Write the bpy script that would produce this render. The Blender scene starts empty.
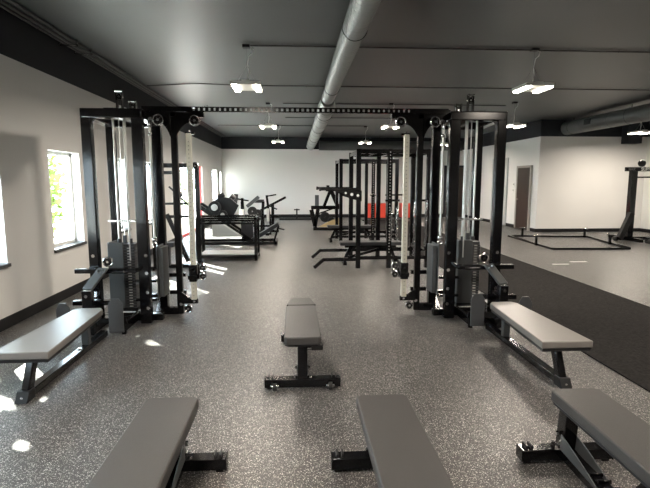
import bpy, math, random
from mathutils import Vector, Matrix
random.seed(7)
R = math.radians
SC = bpy.context.scene
COL = SC.collection

# ------------------------------------------------------------------ materials
def nmat(name):
    m = bpy.data.materials.new(name); m.use_nodes = True
    nt = m.node_tree
    return m, nt, nt.nodes['Principled BSDF'], nt.nodes['Material Output']

def simple(name, col, rough=.5, metal=0.0, bump=0.0, bscale=200.0, var=0.0, vscale=3.0, coat=0.0, spec=None):
    m, nt, b, out = nmat(name)
    b.inputs['Base Color'].default_value = (*col, 1)
    b.inputs['Roughness'].default_value = rough
    b.inputs['Metallic'].default_value = metal
    if coat:
        b.inputs['Coat Weight'].default_value = coat
        b.inputs['Coat Roughness'].default_value = .12
    if spec is not None: b.inputs['Specular IOR Level'].default_value = spec
    tc = nt.nodes.new('ShaderNodeTexCoord')
    if var:
        n = nt.nodes.new('ShaderNodeTexNoise'); n.inputs['Scale'].default_value = vscale; n.inputs['Detail'].default_value = 4
        nt.links.new(tc.outputs['Object'], n.inputs['Vector'])
        mx = nt.nodes.new('ShaderNodeMix'); mx.data_type = 'RGBA'
        mx.inputs[6].default_value = (*[c * (1 - var) for c in col], 1)
        mx.inputs[7].default_value = (*[min(1, c * (1 + var)) for c in col], 1)
        nt.links.new(n.outputs['Fac'], mx.inputs[0]); nt.links.new(mx.outputs[2], b.inputs['Base Color'])
    if bump:
        n = nt.nodes.new('ShaderNodeTexNoise'); n.inputs['Scale'].default_value = bscale; n.inputs['Detail'].default_value = 3
        nt.links.new(tc.outputs['Object'], n.inputs['Vector'])
        bp = nt.nodes.new('ShaderNodeBump'); bp.inputs['Strength'].default_value = bump; bp.inputs['Distance'].default_value = .003
        nt.links.new(n.outputs['Fac'], bp.inputs['Height']); nt.links.new(bp.outputs[0], b.inputs['Normal'])
    return m

def emit(name, col, s):
    m, nt, b, out = nmat(name)
    b.inputs['Base Color'].default_value = (*col, 1)
    b.inputs['Emission Color'].default_value = (*col, 1)
    b.inputs['Emission Strength'].default_value = s
    return m

def speckle(name, base, chip, scale, thr, rough, dens=.5, big=.12, rad=.36):
    m, nt, b, out = nmat(name)
    tc = nt.nodes.new('ShaderNodeTexCoord')
    def layer(sc, th, rd):
        v = nt.nodes.new('ShaderNodeTexVoronoi'); v.inputs['Scale'].default_value = sc
        nt.links.new(tc.outputs['Object'], v.inputs['Vector'])
        sp = nt.nodes.new('ShaderNodeSeparateColor'); nt.links.new(v.outputs['Color'], sp.inputs[0])
        a = nt.nodes.new('ShaderNodeMath'); a.operation = 'GREATER_THAN'; a.inputs[1].default_value = th
        nt.links.new(sp.outputs[0], a.inputs[0])
        d = nt.nodes.new('ShaderNodeMath'); d.operation = 'LESS_THAN'; d.inputs[1].default_value = rd
        nt.links.new(v.outputs['Distance'], d.inputs[0])
        q = nt.nodes.new('ShaderNodeMath'); q.operation = 'MULTIPLY'
        nt.links.new(a.outputs[0], q.inputs[0]); nt.links.new(d.outputs[0], q.inputs[1])
        # chips differ in brightness
        w = nt.nodes.new('ShaderNodeMath'); w.operation = 'MULTIPLY'
        nt.links.new(q.outputs[0], w.inputs[0]); nt.links.new(sp.outputs[1], w.inputs[1])
        return w
    l1 = layer(scale, thr, rad); l2 = layer(scale * 1.9, thr * .9, rad)
    mx = nt.nodes.new('ShaderNodeMath'); mx.operation = 'MAXIMUM'
    nt.links.new(l1.outputs[0], mx.inputs[0]); nt.links.new(l2.outputs[0], mx.inputs[1])
    n = nt.nodes.new('ShaderNodeTexNoise'); n.inputs['Scale'].default_value = .7; n.inputs['Detail'].default_value = 5
    nt.links.new(tc.outputs['Object'], n.inputs['Vector'])
    bm = nt.nodes.new('ShaderNodeMix'); bm.data_type = 'RGBA'
    bm.inputs[6].default_value = (*[c * (1 - big) for c in base], 1); bm.inputs[7].default_value = (*[c * (1 + big) for c in base], 1)
    nt.links.new(n.outputs['Fac'], bm.inputs[0])
    cm = nt.nodes.new('ShaderNodeMix'); cm.data_type = 'RGBA'; cm.inputs[7].default_value = (*chip, 1)
    nt.links.new(bm.outputs[2], cm.inputs[6]); nt.links.new(mx.outputs[0], cm.inputs[0])
    nt.links.new(cm.outputs[2], b.inputs['Base Color'])
    b.inputs['Roughness'].default_value = rough
    b.inputs['Specular IOR Level'].default_value = .42
    n2 = nt.nodes.new('ShaderNodeTexNoise'); n2.inputs['Scale'].default_value = 160
    nt.links.new(tc.outputs['Object'], n2.inputs['Vector'])
    bp = nt.nodes.new('ShaderNodeBump'); bp.inputs['Strength'].default_value = .25; bp.inputs['Distance'].default_value = .002
    nt.links.new(n2.outputs['Fac'], bp.inputs['Height']); nt.links.new(bp.outputs[0], b.inputs['Normal'])
    return m

WALL = simple('wall_paint', (.68, .672, .65), .5, bump=.15, bscale=120, var=.02, vscale=2)
BAND = simple('dark_band_paint', (.016, .018, .022), .6, spec=.25)
CEIL = simple('ceiling_paint', (.072, .076, .078), .42, var=.08, vscale=.8)
BASE = simple('baseboard_rubber', (.009, .009, .01), .5, spec=.2)
FLOOR = speckle('rubber_floor', (.043, .041, .040), (.66, .635, .60), 105, .5, .42)
TURF = simple('turf_mat', (.019, .0175, .017), .95, bump=1, bscale=250, var=.9, vscale=40, spec=.08)
STEEL = simple('black_powder_coat', (.004, .004, .005), .15, spec=.38)
CONDUIT = simple('conduit_grey', (.05, .05, .05), .5)
STEELM = simple('matte_black_steel', (.008, .008, .009), .45, spec=.3)
GREYST = simple('dark_grey_cover', (.06, .065, .068), .42)
CHROME = simple('chrome', (.75, .75, .75), .14, metal=1)
ROD = simple('polished_rod', (.8, .79, .76), .3, metal=.75)
CREAM = simple('column_painted_reflection', (.66, .63, .53), .35, metal=.15)  # chrome column; pale base paints in the bright wall it reflects
HOLE = simple('hole_dark', (.25, .24, .2), .7)
PLATE = simple('weight_plate_paint', (.045, .048, .052), .4)
VINYL = simple('grey_vinyl', (.047, .045, .044), .45, spec=.4, bump=.25, bscale=500, var=.05, vscale=6)
VINYLR = simple('grey_vinyl_painted_sheen', (.17, .157, .146), .36, spec=.8)  # base lightened to stand in for lamp reflection on the row pads
VSIDE = simple('vinyl_side', (.018, .018, .02), .45, spec=.35)
RUBBER = simple('black_rubber', (.012, .012, .012), .7)
DUCT = simple('galvanised_duct', (.24, .25, .245), .42, metal=.35, var=.15, vscale=6)
DUCTD = simple('dark_painted_duct', (.06, .064, .064), .5)
FIXT = simple('fixture_white', (.75, .74, .7), .4)
TUBE = emit('led_strip', (1.0, .9, .76), 26)
WHITEP = simple('white_paint', (.8, .8, .78), .4)
WOOD = simple('dark_brown_door', (.03, .018, .012), .4, var=.3, vscale=4)
PLY = simple('tan_plywood', (.42, .32, .16), .5, var=.15, vscale=9)
RED = simple('red_vinyl', (.62, .055, .03), .45)
REDP = simple('red_paint', (.6, .05, .05), .5)
LEAF = simple('leaf_green', (.10, .15, .02), .7, var=.4, vscale=2)
BARK = simple('bark', (.12, .09, .06), .9)
CONC = simple('concrete_outside', (.62, .61, .58), .9, var=.05)
SILL = simple('sill_grey', (.06, .06, .062), .4)
SHINE = simple('aluminium_deck', (.55, .54, .52), .35, metal=.3)

def tread():
    m, nt, b, out = nmat('checker_plate')
    tc = nt.nodes.new('ShaderNodeTexCoord'); v = nt.nodes.new('ShaderNodeTexVoronoi'); v.inputs['Scale'].default_value = 70
    nt.links.new(tc.outputs['Object'], v.inputs['Vector'])
    bp = nt.nodes.new('ShaderNodeBump'); bp.inputs['Strength'].default_value = .6; bp.inputs['Distance'].default_value = .002; bp.invert = True
    nt.links.new(v.outputs['Distance'], bp.inputs['Height']); nt.links.new(bp.outputs[0], b.inputs['Normal'])
    b.inputs['Base Color'].default_value = (.06, .063, .068, 1); b.inputs['Roughness'].default_value = .35
    return m
TREAD = tread()
def glassmat():
    m = bpy.data.materials.new('window_glass'); m.use_nodes = True; nt = m.node_tree; nt.nodes.clear()
    o = nt.nodes.new('ShaderNodeOutputMaterial'); t = nt.nodes.new('ShaderNodeBsdfTransparent'); g = nt.nodes.new('ShaderNodeBsdfGlossy')
    t.inputs[0].default_value = (.93, .96, .95, 1)
    g.inputs['Roughness'].default_value = .02; x = nt.nodes.new('ShaderNodeMixShader'); x.inputs[0].default_value = .07
    nt.links.new(t.outputs[0], x.inputs[1]); nt.links.new(g.outputs[0], x.inputs[2]); nt.links.new(x.outputs[0], o.inputs[0])
    return m
GLASS = glassmat()

# ------------------------------------------------------------------ mesh builder
class M:
    def __init__(s): s.v = []; s.f = []; s.mi = []
    def add(s, vs, fs, mi=0):
        n = len(s.v); s.v += [Vector(p) for p in vs]
        for f in fs: s.f.append([i + n for i in f]); s.mi.append(mi)
        return s
    def box(s, x0, x1, y0, y1, z0, z1, mi=0):
        x0, x1 = sorted((x0, x1)); y0, y1 = sorted((y0, y1)); z0, z1 = sorted((z0, z1))
        vs = [(x, y, z) for z in (z0, z1) for y in (y0, y1) for x in (x0, x1)]
        return s.add(vs, [(0, 2, 3, 1), (4, 5, 7, 6), (0, 1, 5, 4), (2, 6, 7, 3), (0, 4, 6, 2), (1, 3, 7, 5)], mi)
    def bar(s, p, q, w, h, mi=0, up=(0, 0, 1)):
        p, q = Vector(p), Vector(q); d = (q - p).normalized(); up = Vector(up)
        if abs(d.dot(up)) > .98: up = Vector((0, 1, 0))
        a = d.cross(up).normalized() * w / 2; b = a.normalized().cross(d).normalized() * h / 2
        vs = [p - a - b, p + a - b, p + a + b, p - a + b, q - a - b, q + a - b, q + a + b, q - a + b]
        return s.add(vs, [(0, 1, 2, 3), (4, 7, 6, 5), (0, 4, 5, 1), (1, 5, 6, 2), (2, 6, 7, 3), (3, 7, 4, 0)], mi)
    def cyl(s, p, q, r, n=16, mi=0, r2=None):
        p, q = Vector(p), Vector(q); d = (q - p).normalized(); r2 = r if r2 is None else r2
        a = d.orthogonal().normalized(); b = d.cross(a)
        vs = [p + (a * math.cos(t) + b * math.sin(t)) * r for t in [2 * math.pi * i / n for i in range(n)]]
        vs += [q + (a * math.cos(t) + b * math.sin(t)) * r2 for t in [2 * math.pi * i / n for i in range(n)]]
        fs = [(i, (i + 1) % n, n + (i + 1) % n, n + i) for i in range(n)] + [tuple(range(n - 1, -1, -1)), tuple(range(n, 2 * n))]
        return s.add(vs, fs, mi)
    def ring(s, c, axis, R0, r, n=24, k=8, mi=0):
        c = Vector(c); d = Vector(axis).normalized(); a = d.orthogonal().normalized(); b = d.cross(a); vs = []
        for i in range(n):
            t = 2 * math.pi * i / n; e = a * math.cos(t) + b * math.sin(t)
            for j in range(k):
                u = 2 * math.pi * j / k; vs.append(c + e * (R0 + r * math.cos(u)) + d * r * math.sin(u))
        fs = [(i * k + j, ((i + 1) % n) * k + j, ((i + 1) % n) * k + (j + 1) % k, i * k + (j + 1) % k) for i in range(n) for j in range(k)]
        return s.add(vs, fs, mi)
    def ball(s, c, r, n=12, mi=0):
        c = Vector(c); vs = []; fs = []; k = n // 2
        for j in range(1, k):
            ph = math.pi * j / k
            for i in range(n): t = 2 * math.pi * i / n; vs.append(c + Vector((math.sin(ph) * math.cos(t), math.sin(ph) * math.sin(t), math.cos(ph))) * r)
        top = len(vs); vs += [c + Vector((0, 0, r)), c - Vector((0, 0, r))]
        for j in range(k - 2):
            for i in range(n): fs.append((j * n + i, (j + 1) * n + i, (j + 1) * n + (i + 1) % n, j * n + (i + 1) % n))
        for i in range(n): fs.append((top, i, (i + 1) % n)); fs.append((top + 1, (k - 2) * n + (i + 1) % n, (k - 2) * n + i))
        return s.add(vs, fs, mi)
    def prism(s, pts, ax, a0, a1, mi=0):
        # pts 2D outline; ax: axis of extrusion ('x': pts=(y,z), 'y': pts=(x,z), 'z': pts=(x,y))
        def P(u, v, w): return {'x': (w, u, v), 'y': (u, w, v), 'z': (u, v, w)}[ax]
        n = len(pts); vs = [P(u, v, a0) for u, v in pts] + [P(u, v, a1) for u, v in pts]
        fs = [tuple(range(n - 1, -1, -1)), tuple(range(n, 2 * n))] + [(i, (i + 1) % n, n + (i + 1) % n, n + i) for i in range(n)]
        return s.add(vs, fs, mi)
    def tube(s, pts, r, n=8, mi=0):
        for p, q in zip(pts, pts[1:]): s.cyl(p, q, r, n, mi)
        for p in pts[1:-1]: s.ball(p, r, 8, mi)
        return s
    def build(s, name, mats, parent=None, bevel=.003, org=None):
        if not isinstance(mats, (list, tuple)): mats = [mats]
        o_ = Vector(org) if org is not None else (Vector(parent['_o']) if parent is not None else Vector((0, 0, 0)))
        me = bpy.data.meshes.new(name); me.from_pydata([tuple(v - o_) for v in s.v], [], s.f)
        for m in mats: me.materials.append(m)
        for p, i in zip(me.polygons, s.mi): p.material_index = i
        import bmesh
        bm = bmesh.new(); bm.from_mesh(me); bmesh.ops.recalc_face_normals(bm, faces=bm.faces)
        bm.to_mesh(me); bm.free()
        for p in me.polygons: p.use_smooth = True
        me.set_sharp_from_angle(angle=R(38))
        o = bpy.data.objects.new(name, me); COL.objects.link(o)
        if bevel:
            b = o.modifiers.new('bevel', 'BEVEL'); b.width = bevel; b.segments = 2; b.limit_method = 'ANGLE'; b.angle_limit = R(50); b.harden_normals = False
        o['_o'] = tuple(o_)
        if parent is not None: o.parent = parent
        else: o.location = o_
        return o

def thing(name, label, cat, loc=(0, 0, 0), group=None):
    o = bpy.data.objects.new(name, None); COL.objects.link(o); o.location = loc; o['_o'] = tuple(loc); o.empty_display_size = .1
    return tag(o, label, cat, group)
def tag(o, label=None, cat=None, group=None, kind=None):
    if label: o['label'] = label
    if cat: o['category'] = cat
    if group: o['group'] = group
    if kind: o['kind'] = kind
    return o
def dup(o, loc=None, parent=None, label=None):
    c = o.copy(); COL.objects.link(c)
    if parent is not None: c.parent = parent
    if loc is not None: c.location = loc
    if label: c['label'] = label
    for ch in list(o.children): dup(ch, None, c)
    return c

# ------------------------------------------------------------------ setting
LX, RX2, RX, BY, FY, RY = -3.17, 7.52, 10.95, 21.2, 14.7, -4.0
CH, BZ = 3.47, 2.96
def struct(o): o['kind'] = 'structure'; return o
struct(M().box(LX - .2, RX + .2, RY - .2, BY + .2, -.2, 0).build('floor', FLOOR, bevel=0))
struct(M().box(LX - .2, RX + .2, RY - .2, BY + .2, CH, CH + .2).build('ceiling', CEIL, bevel=0))

def wall_y(name, x0, x1, y0, y1, holes):          # a wall that runs along Y, with openings
    m = M(); cut = sorted({y0, y1, *[h[0] for h in holes], *[h[1] for h in holes]})
    for a, b in zip(cut, cut[1:]):
        hs = [h for h in holes if h[0] <= a and h[1] >= b]
        if not hs: m.box(x0, x1, a, b, 0, BZ)
        else:
            h = hs[0]
            if h[2] > 0: m.box(x0, x1, a, b, 0, h[2])
            m.box(x0, x1, a, b, h[3], BZ)
    m.box(x0, x1, y0, y1, BZ, CH, 1)
    return struct(m.build(name, [WALL, BAND], bevel=0))
LW = [(.52, 1.42, .7, 2.0), (2.5, 3.4, .7, 2.0), (4.48, 5.42, .7, 2.0), (6.47, 7.37, .7, 2.0), (8.45, 9.35, .7, 2.0), (10.43, 11.33, .7, 2.0),
      (13.6, 16.75, 0, 2.1), (18.7, 19.8, .85, 2.05), (20.45, 20.95, .9, 2.0)]
wall_y('wall_left', LX - .16, LX, RY, BY, LW)
def wall_x(name, y0, y1, x0, x1, holes=()):
    m = M(); cut = sorted({x0, x1, *[h[0] for h in holes], *[h[1] for h in holes]})
    for a, b in zip(cut, cut[1:]):
        hs = [h for h in holes if h[0] <= a and h[1] >= b]
        if not hs: m.box(a, b, y0, y1, 0, BZ)
        else: m.box(a, b, y0, y1, hs[0][3], BZ)
    m.box(x0, x1, y0, y1, BZ, CH, 1)
    return struct(m.build(name, [WALL, BAND], bevel=0))
wall_x('wall_back', BY, BY + .16, LX - .16, RX2 + .2)
wall_x('wall_right_front', FY, FY + .16, RX2, RX + .16)
wall_y('wall_right_inner', RX2, RX2 + .16, FY + .16, BY, [])
wall_y('wall_right', RX, RX + .16, RY, FY, [])
wall_x('wall_rear', RY - .16, RY, LX - .16, RX + .16)
# baseboards
def base(name, *b): struct(M().box(*b).build(name, BASE, bevel=.004))
base('baseboard_left', LX, LX + .014, RY, 13.5, 0, .13)
base('baseboard_left_far', LX, LX + .014, 16.85, BY, 0, .13)
base('baseboard_back', LX, RX2, BY - .014, BY, 0, .15)
base('baseboard_right_front', RX2 - .014, RX, FY - .014, FY, 0, .11)
base('baseboard_right_inner_near', RX2 - .014, RX2, FY, 15.05, 0, .11)
base('baseboard_right_inner', RX2 - .014, RX2, 16.12, BY - .014, 0, .11)
base('baseboard_right', RX - .014, RX, RY, FY - .014, 0, .11)
base('baseboard_rear', LX, RX, RY, RY + .014, 0, .13)
struct(M().box(10.1, 10.56, FY - .3, FY, 2.74, CH).build('trim_1', BAND, bevel=.004))     # dark bulkhead box

for i, (a, b, z0, z1) in enumerate(LW):
    if i == 6: continue
    w = struct(M().box(LX - .16, LX - .12, a, a + .05, z0, z1).box(LX - .16, LX - .12, b - .05, b, z0, z1)
               .box(LX - .16, LX - .12, a, b, z1 - .05, z1).box(LX - .16, LX - .12, a, b, z0, z0 + .05).build('window_%d' % (i + 1), WHITEP, org=(LX - .14, a, z0)))
    M().box(LX - .145, LX - .139, a + .05, b - .05, z0 + .05, z1 - .05).build('pane', GLASS, w, bevel=0)
    M().box(LX - .12, LX + .03, a - .02, b + .02, z0 - .035, z0 + .004).build('window_sill', SILL, w)

# glazed entrance on the left wall
d = struct(M().box(LX - .12, LX - .06, 13.6, 13.66, 0, 2.1).box(LX - .12, LX - .06, 16.69, 16.75, 0, 2.1).box(LX - .12, LX - .06, 13.6, 16.75, 2.04, 2.1)
           .box(LX - .12, LX - .06, 15.1, 15.2, 0, 2.1).box(LX - .12, LX - .06, 13.6, 16.75, 0, .08).build('door_1', REDP, org=(LX - .1, 13.6, 0)))
M().box(LX - .095, LX - .088, 13.66, 16.69, .08, 2.04).build('door_glass', GLASS, d, bevel=0)
# brown door beside the corner
d = struct(M().box(RX2 - .045, RX2 - .003, 15.16, 16.02, .01, 2.03).build('door_2', WOOD, org=(RX2, 15.2, 0)))
M().box(RX2 - .06, RX2, 15.08, 15.16, 0, 2.1).box(RX2 - .06, RX2, 16.02, 16.1, 0, 2.1).box(RX2 - .06, RX2, 15.08, 16.1, 2.03, 2.1).build('door_frame', simple('frame_beige', (.32, .3, .27), .5), d)
M().cyl((RX2 - .045, 15.9, 1.0), (RX2 - .1, 15.9, 1.0), .025).bar((RX2 - .09, 15.9, 1.0), (RX2 - .09, 15.78, 1.0), .02, .02).build('door_handle', CHROME, d)
M().box(RX2 - .05, RX2 - .04, 15.155, 15.175, 1.7, 1.8).box(RX2 - .05, RX2 - .04, 15.155, 15.175, .25, .35).build('hinge', CHROME, d)
# dark door on back wall
d = struct(M().box(6.62, 7.5, BY - .05, BY - .003, .01, 2.2).build('door_3', WOOD, org=(7.06, BY, 0)))
M().box(6.54, 6.62, BY - .07, BY, 0, 2.28).box(7.5, 7.58, BY - .07, BY, 0, 2.28).box(6.54, 7.58, BY - .07, BY, 2.2, 2.28).build('door_frame', BAND, d)
# grey door on inner wall
d = struct(M().box(RX2 - .04, RX2 - .003, 16.85, 18.2, .01, 2.42).build('door_4', simple('pale_door', (.40, .42, .41), .5), org=(RX2, 17.4, 0)))
M().box(RX2 - .1, RX2 - .04, 17.9, 17.94, 1.0, 1.03).box(RX2 - .1, RX2 - .08, 17.78, 17.94, 1.0, 1.03).build('door_handle', CHROME, d)
for k, zz in enumerate((1.22, 1.42)):
    tag(M().box(RX2 - .02, RX2, 16.32, 16.4, zz, zz + .13).box(RX2 - .026, RX2 - .02, 16.345, 16.375, zz + .04, zz + .09, 1).build('wall_switch', [FIXT, BAND], org=(RX2, 16.36, zz)),
        ['lower dark toggle switch on the wall left of the brown door', 'upper dark toggle switch on the wall left of the brown door'][k], 'light switch', 'switches beside the brown door')

# turf strip
tag(M().box(2.68, 4.49, RY + .05, 19.9, 0, .012).build('turf_strip', TURF, bevel=.003, org=(3.6, 8, 0)), 'long black turf strip lying on the speckled floor right of the cable machine', 'turf mat')

# ------------------------------------------------------------------ outdoors
tag(M().box(-60, LX - .3, -40, 80, -.35, -.15).build('pavement', CONC, bevel=0, org=(-20, 10, -.2)), kind='structure')
def tree(x, y, z0, h, r, n, label, trunk=.09, leaf=.12, zs=1.0, grp='trees outside the left windows'):
    t = thing('tree', label, 'tree', (x, y, z0), grp)
    m = M().cyl((x, y, z0), (x, y, z0 + h), trunk, 8, r2=trunk * .5)
    for k in range(7):
        a = random.uniform(0, 6.28); zz = z0 + h * random.uniform(.5, .95)
        m.cyl((x, y, zz), (x + math.cos(a) * r * .7, y + math.sin(a) * r * .7, zz + r * .4), trunk * .35, 6, r2=.01)
    m.build('trunk', BARK, t, bevel=0)
    m = M()
    for k in range(n):
        while True:
            p = Vector([random.uniform(-1, 1) for _ in range(3)])
            if p.length < 1: break
        c = Vector((x, y, z0 + h)) + Vector((p.x * r, p.y * r, p.z * r * zs))
        a = Vector([random.gauss(0, 1) for _ in range(3)]).normalized(); b = a.orthogonal().normalized(); q = leaf * random.uniform(.6, 1.3)
        m.add([c - a * q, c + b * q * .5, c + a * q, c - b * q * .5], [(0, 1, 2, 3)])
    m.build('foliage', LEAF, t, bevel=0)
tree(-7.1, 13.3, -.15, 1.6, .9, 1300, 'yellow-green bushy tree seen in the left part of the nearer full window', zs=1.9)
tree(-8.5, 36, -.15, 1.2, 1.8, 900, 'yellow-green tree outside beyond the red-framed entrance', zs=1.5)
tree(-7.2, 9.5, -.15, 6.42, 1.45, 1600, 'tall leafy tree outside shading the near left windows', .12, .16)
tree(-9.6, 15.4, -.15, 8.3, 1.5, 1000, 'tall leafy tree outside, second along the left wall', .12, .16)

tree(-7.2, 6.2, -.15, 5.4, 1.6, 1500, 'unseen leafy tree added outside to block sun at the windows closest to the camera', .12, .16)  # out-of-view crown added to keep extra sun patches off the floor
# ------------------------------------------------------------------ ceiling services
tag(M().cyl((.62, RY + .3, 3.17), (  .62, 9.44, 3.17), .125, 32).build('round_duct', DUCT, bevel=0, org=(.62, 3, 3.17)), 'nearer slimmer length of the round spiral duct hung under the ceiling', 'duct')
ob = bpy.data.objects['round_duct']
m = M()
for k in range(62): m.ring((.62, 3.2 + k * .095, 3.17), (0, 1, .25), .125, .005, 28, 6)
m.build('spiral_seam', DUCT, ob, bevel=0)
def strap(x, y, z, r, par):
    M().ring((x, y, z), (0, 1, 0), r + .004, .004, 28, 6).box(x - .01, x + .01, y - .004, y + .004, z + r, CH).build('hanger_strap', STEELM, par, bevel=0)
for yy in (-1, 2.2, 5.2, 8.4): strap(.62, yy, 3.17, .128, ob)
t = thing('round_duct', 'far wider length of the round ceiling duct running to the back wall', 'duct', (.62, 12, 3.05))
m = M().cyl((.62, 9.75, 3.05), (.62, 20.6, 3.05), .168, 32); m.build('duct_body', DUCT, t, bevel=0)
m = M().cyl((.62, 9.5, 3.13), (.62, 9.76, 3.06), .13, 32, r2=.17); m.build('reducer_collar', DUCT, t, bevel=0)
for yy in [9.78, 10.0] + [11 + k * 1.1 for k in range(9)]: M().ring((.62, yy, 3.05), (0, 1, 0), .168, .009).build('seam_ring', DUCT, t, bevel=0)
for yy in (10.6, 13.4, 16.4, 19.3): strap(.62, yy, 3.05, .17, t)
tag(M().cyl((1.0, 20.98, 3.1), (RX2 - .3, 20.98, 3.1), .2, 28).ring((3, 20.98, 3.1), (1, 0, 0), .2, .01).ring((5, 20.98, 3.1), (1, 0, 0), .2, .01).build('cross_duct', DUCTD, bevel=0, org=(4, 20.98, 3.1)), 'dark round duct running along the top of the back wall', 'duct')
cd = bpy.data.objects['cross_duct']
for xx in (1.6, 3.6, 5.6): M().box(xx - .012, xx + .012, 20.97, 20.99, 3.295, CH).build('hanger_strap', STEELM, cd)
t = thing('side_duct', 'large dark round duct along the upper right side above the white wall', 'duct', (8.25, 10, 3.16))
M().cyl((8.25, 3, 3.19), (8.25, 14.55, 3.19), .2, 36).build('duct_body', DUCTD, t, bevel=0)
for k in range(9): M().ring((8.25, 4 + k * 1.2, 3.19), (0, 1, 0), .2, .008).build('seam_ring', DUCTD, t, bevel=0)
for yy in (4.5, 8.1, 11.7, 14.2): strap(8.25, yy, 3.19, .2, t)
M().box(8.04, 8.06, 13.05, 13.35, 3.15, 3.3).box(8.03, 8.045, 13.07, 13.33, 3.17, 3.19).box(8.03, 8.045, 13.07, 13.33, 3.215, 3.235).box(8.03, 8.045, 13.07, 13.33, 3.26, 3.28).build('air_grille', BAND, t)

def conduit(pts, label, r=.011):
    m = M().tube(pts, r)
    for p, q in zip(pts, pts[1:]):
        p, q = Vector(p), Vector(q); n = int((q - p).length / 2.2)
        for k in range(n): c = p.lerp(q, (k + .5) / n); m.ring(c, q - p, r + .002, .004, 10, 6)
    tag(m.build('electrical_conduit', CONDUIT, bevel=0, org=pts[0]), label, 'conduit', 'conduits under the ceiling')
conduit([(-.615, 6.99, 3.452), (3.365, 6.99, 3.452)], 'nearest thin dark conduit crossing the ceiling between the two nearest pendant lights')
conduit([(3.475, 7.0, 3.452), (RX - .3, 7.0, 3.452)], 'nearest thin dark conduit running right from the large right pendant light')
conduit([(-2.88, 9.9, 3.44), (-1.9, 9.62, 3.44), (-.9, 9.75, 3.44), (8.0, 9.75, 3.44)], 'wavy dark conduit crossing the ceiling behind the first pendant light')
conduit([(-.3, 12.0, 3.456), (5.2, 12.0, 3.456)], 'dark conduit crossing the ceiling just above the cable machine crossbeam')
conduit([(-.3, 14.6, 3.456), (5.2, 14.6, 3.456)], 'farther dark conduit crossing the ceiling behind the crossbeam')
conduit([(-2.6, 16.7, 3.456), (2.4, 16.7, 3.456)], 'farthest dark conduit crossing the ceiling near the back wall')
for k, xx in enumerate((-3.1, -3.02, -2.93)):
    conduit([(xx, RY + .2, 3.44), (xx, 20.9, 3.44)], ['conduit nearest the left wall, outermost of three side by side', 'middle one of three conduits running along the left wall', 'innermost of three conduits running along the left ceiling edge'][k], .018)
for k, yy in enumerate((6.9, 7.35)):
    tag(M().box(-3.13, -2.89, yy - .02, yy + .02, 3.385, 3.405).box(-3.13, -3.11, yy - .02, yy + .02, 3.385, CH + .004).box(-2.91, -2.89, yy - .02, yy + .02, 3.385, CH + .004).build('conduit_clamp', CHROME, org=(-3, yy, 3.4)),
        ['nearer metal clamp across the three left conduits', 'farther metal clamp across the three left conduits'][k], 'clamp', 'clamps holding the left conduits')

LIGHTS = [(-.67, 6.99, 2.89, 'pendant light nearest the camera left of the round duct'), (3.42, 7.0, 2.92, 'large pendant light nearest the camera over the right cable tower'),
          (-.66, 12.0, 2.9, 'pendant light behind the crossbeam, left of the duct'), (-.59, 16.6, 2.9, 'farthest pendant light left of the duct'),
          (2.31, 11.9, 2.9, 'pendant light above the power racks'), (2.39, 16.8, 2.9, 'farthest pendant light behind the power racks'),
          (5.18, 11.45, 2.89, 'small pendant light right of the cable machine'), (9.39, 12.9, 2.9, 'pendant light at the right edge near the bulkhead box'),
          (-.66, 2.0, 2.9, 'pendant light over the front left bench'), (3.42, 2.0, 2.9, 'pendant light over the front right bench'),
          (6.9, 4.0, 2.9, 'pendant light over the open right floor'), (1.4, -2.3, 2.9, 'rearmost pendant light'), (8.6, 8.2, 2.9, 'pendant light over the far right floor'),
          (5.4, 17.5, 2.9, 'pendant light in front of the dark back door')]
def pendant():
    t = thing('pendant_light', 'x', 'ceiling light', (0, 0, 0), 'pendant strip lights')
    M().box(-.2, .2, -.24, .24, .0, .045).box(-.055, .055, -.2, .2, .045, .07).build('housing', FIXT, t)
    for sx in (-1, 1):
        M().box(sx * .15 - .035, sx * .15 + .035, -.225, .225, -.022, .001).build('led_tube', TUBE, t)
    m = M()
    for sx in (-1, 1):
        m.tube([(sx * .15, 0, .045), (0, 0, .3)], .003, 5)
    m.tube([(0, 0, .3), (0, 0, .53)], .004, 5)
    m.build('hanger_wire', CHROME, t, bevel=0)
    M().tube([(.0, .02, .06), (.02, .02, .2), (.01, .02, .32), (.03, .02, .42), (.075, .02, .46), (.09, .02, .52), (.03, .02, .55)], .007, 8).build('power_cord', WHITEP, t, bevel=0)
    M().box(-.05, .05, -.05, .05, .525, .565).build('junction_box', STEELM, t)
    return t
p0 = pendant()
for i, (x, y, z, lb) in enumerate(LIGHTS):
    o = p0 if i == 0 else dup(p0)
    o.location = (x, y, z); o['label'] = 'white two-strip ' + lb
    L = bpy.data.lights.new('pendant_lamp', 'AREA'); L.shape = 'RECTANGLE'; L.size = .42; L.size_y = .46; L.energy = 82 if x < 5 else 95; L.color = (1, .885, .755); L.spread = R(170)
    lo = bpy.data.objects.new('pendant_lamp', L); COL.objects.link(lo); lo.location = (x, y, z - .03)

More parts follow.
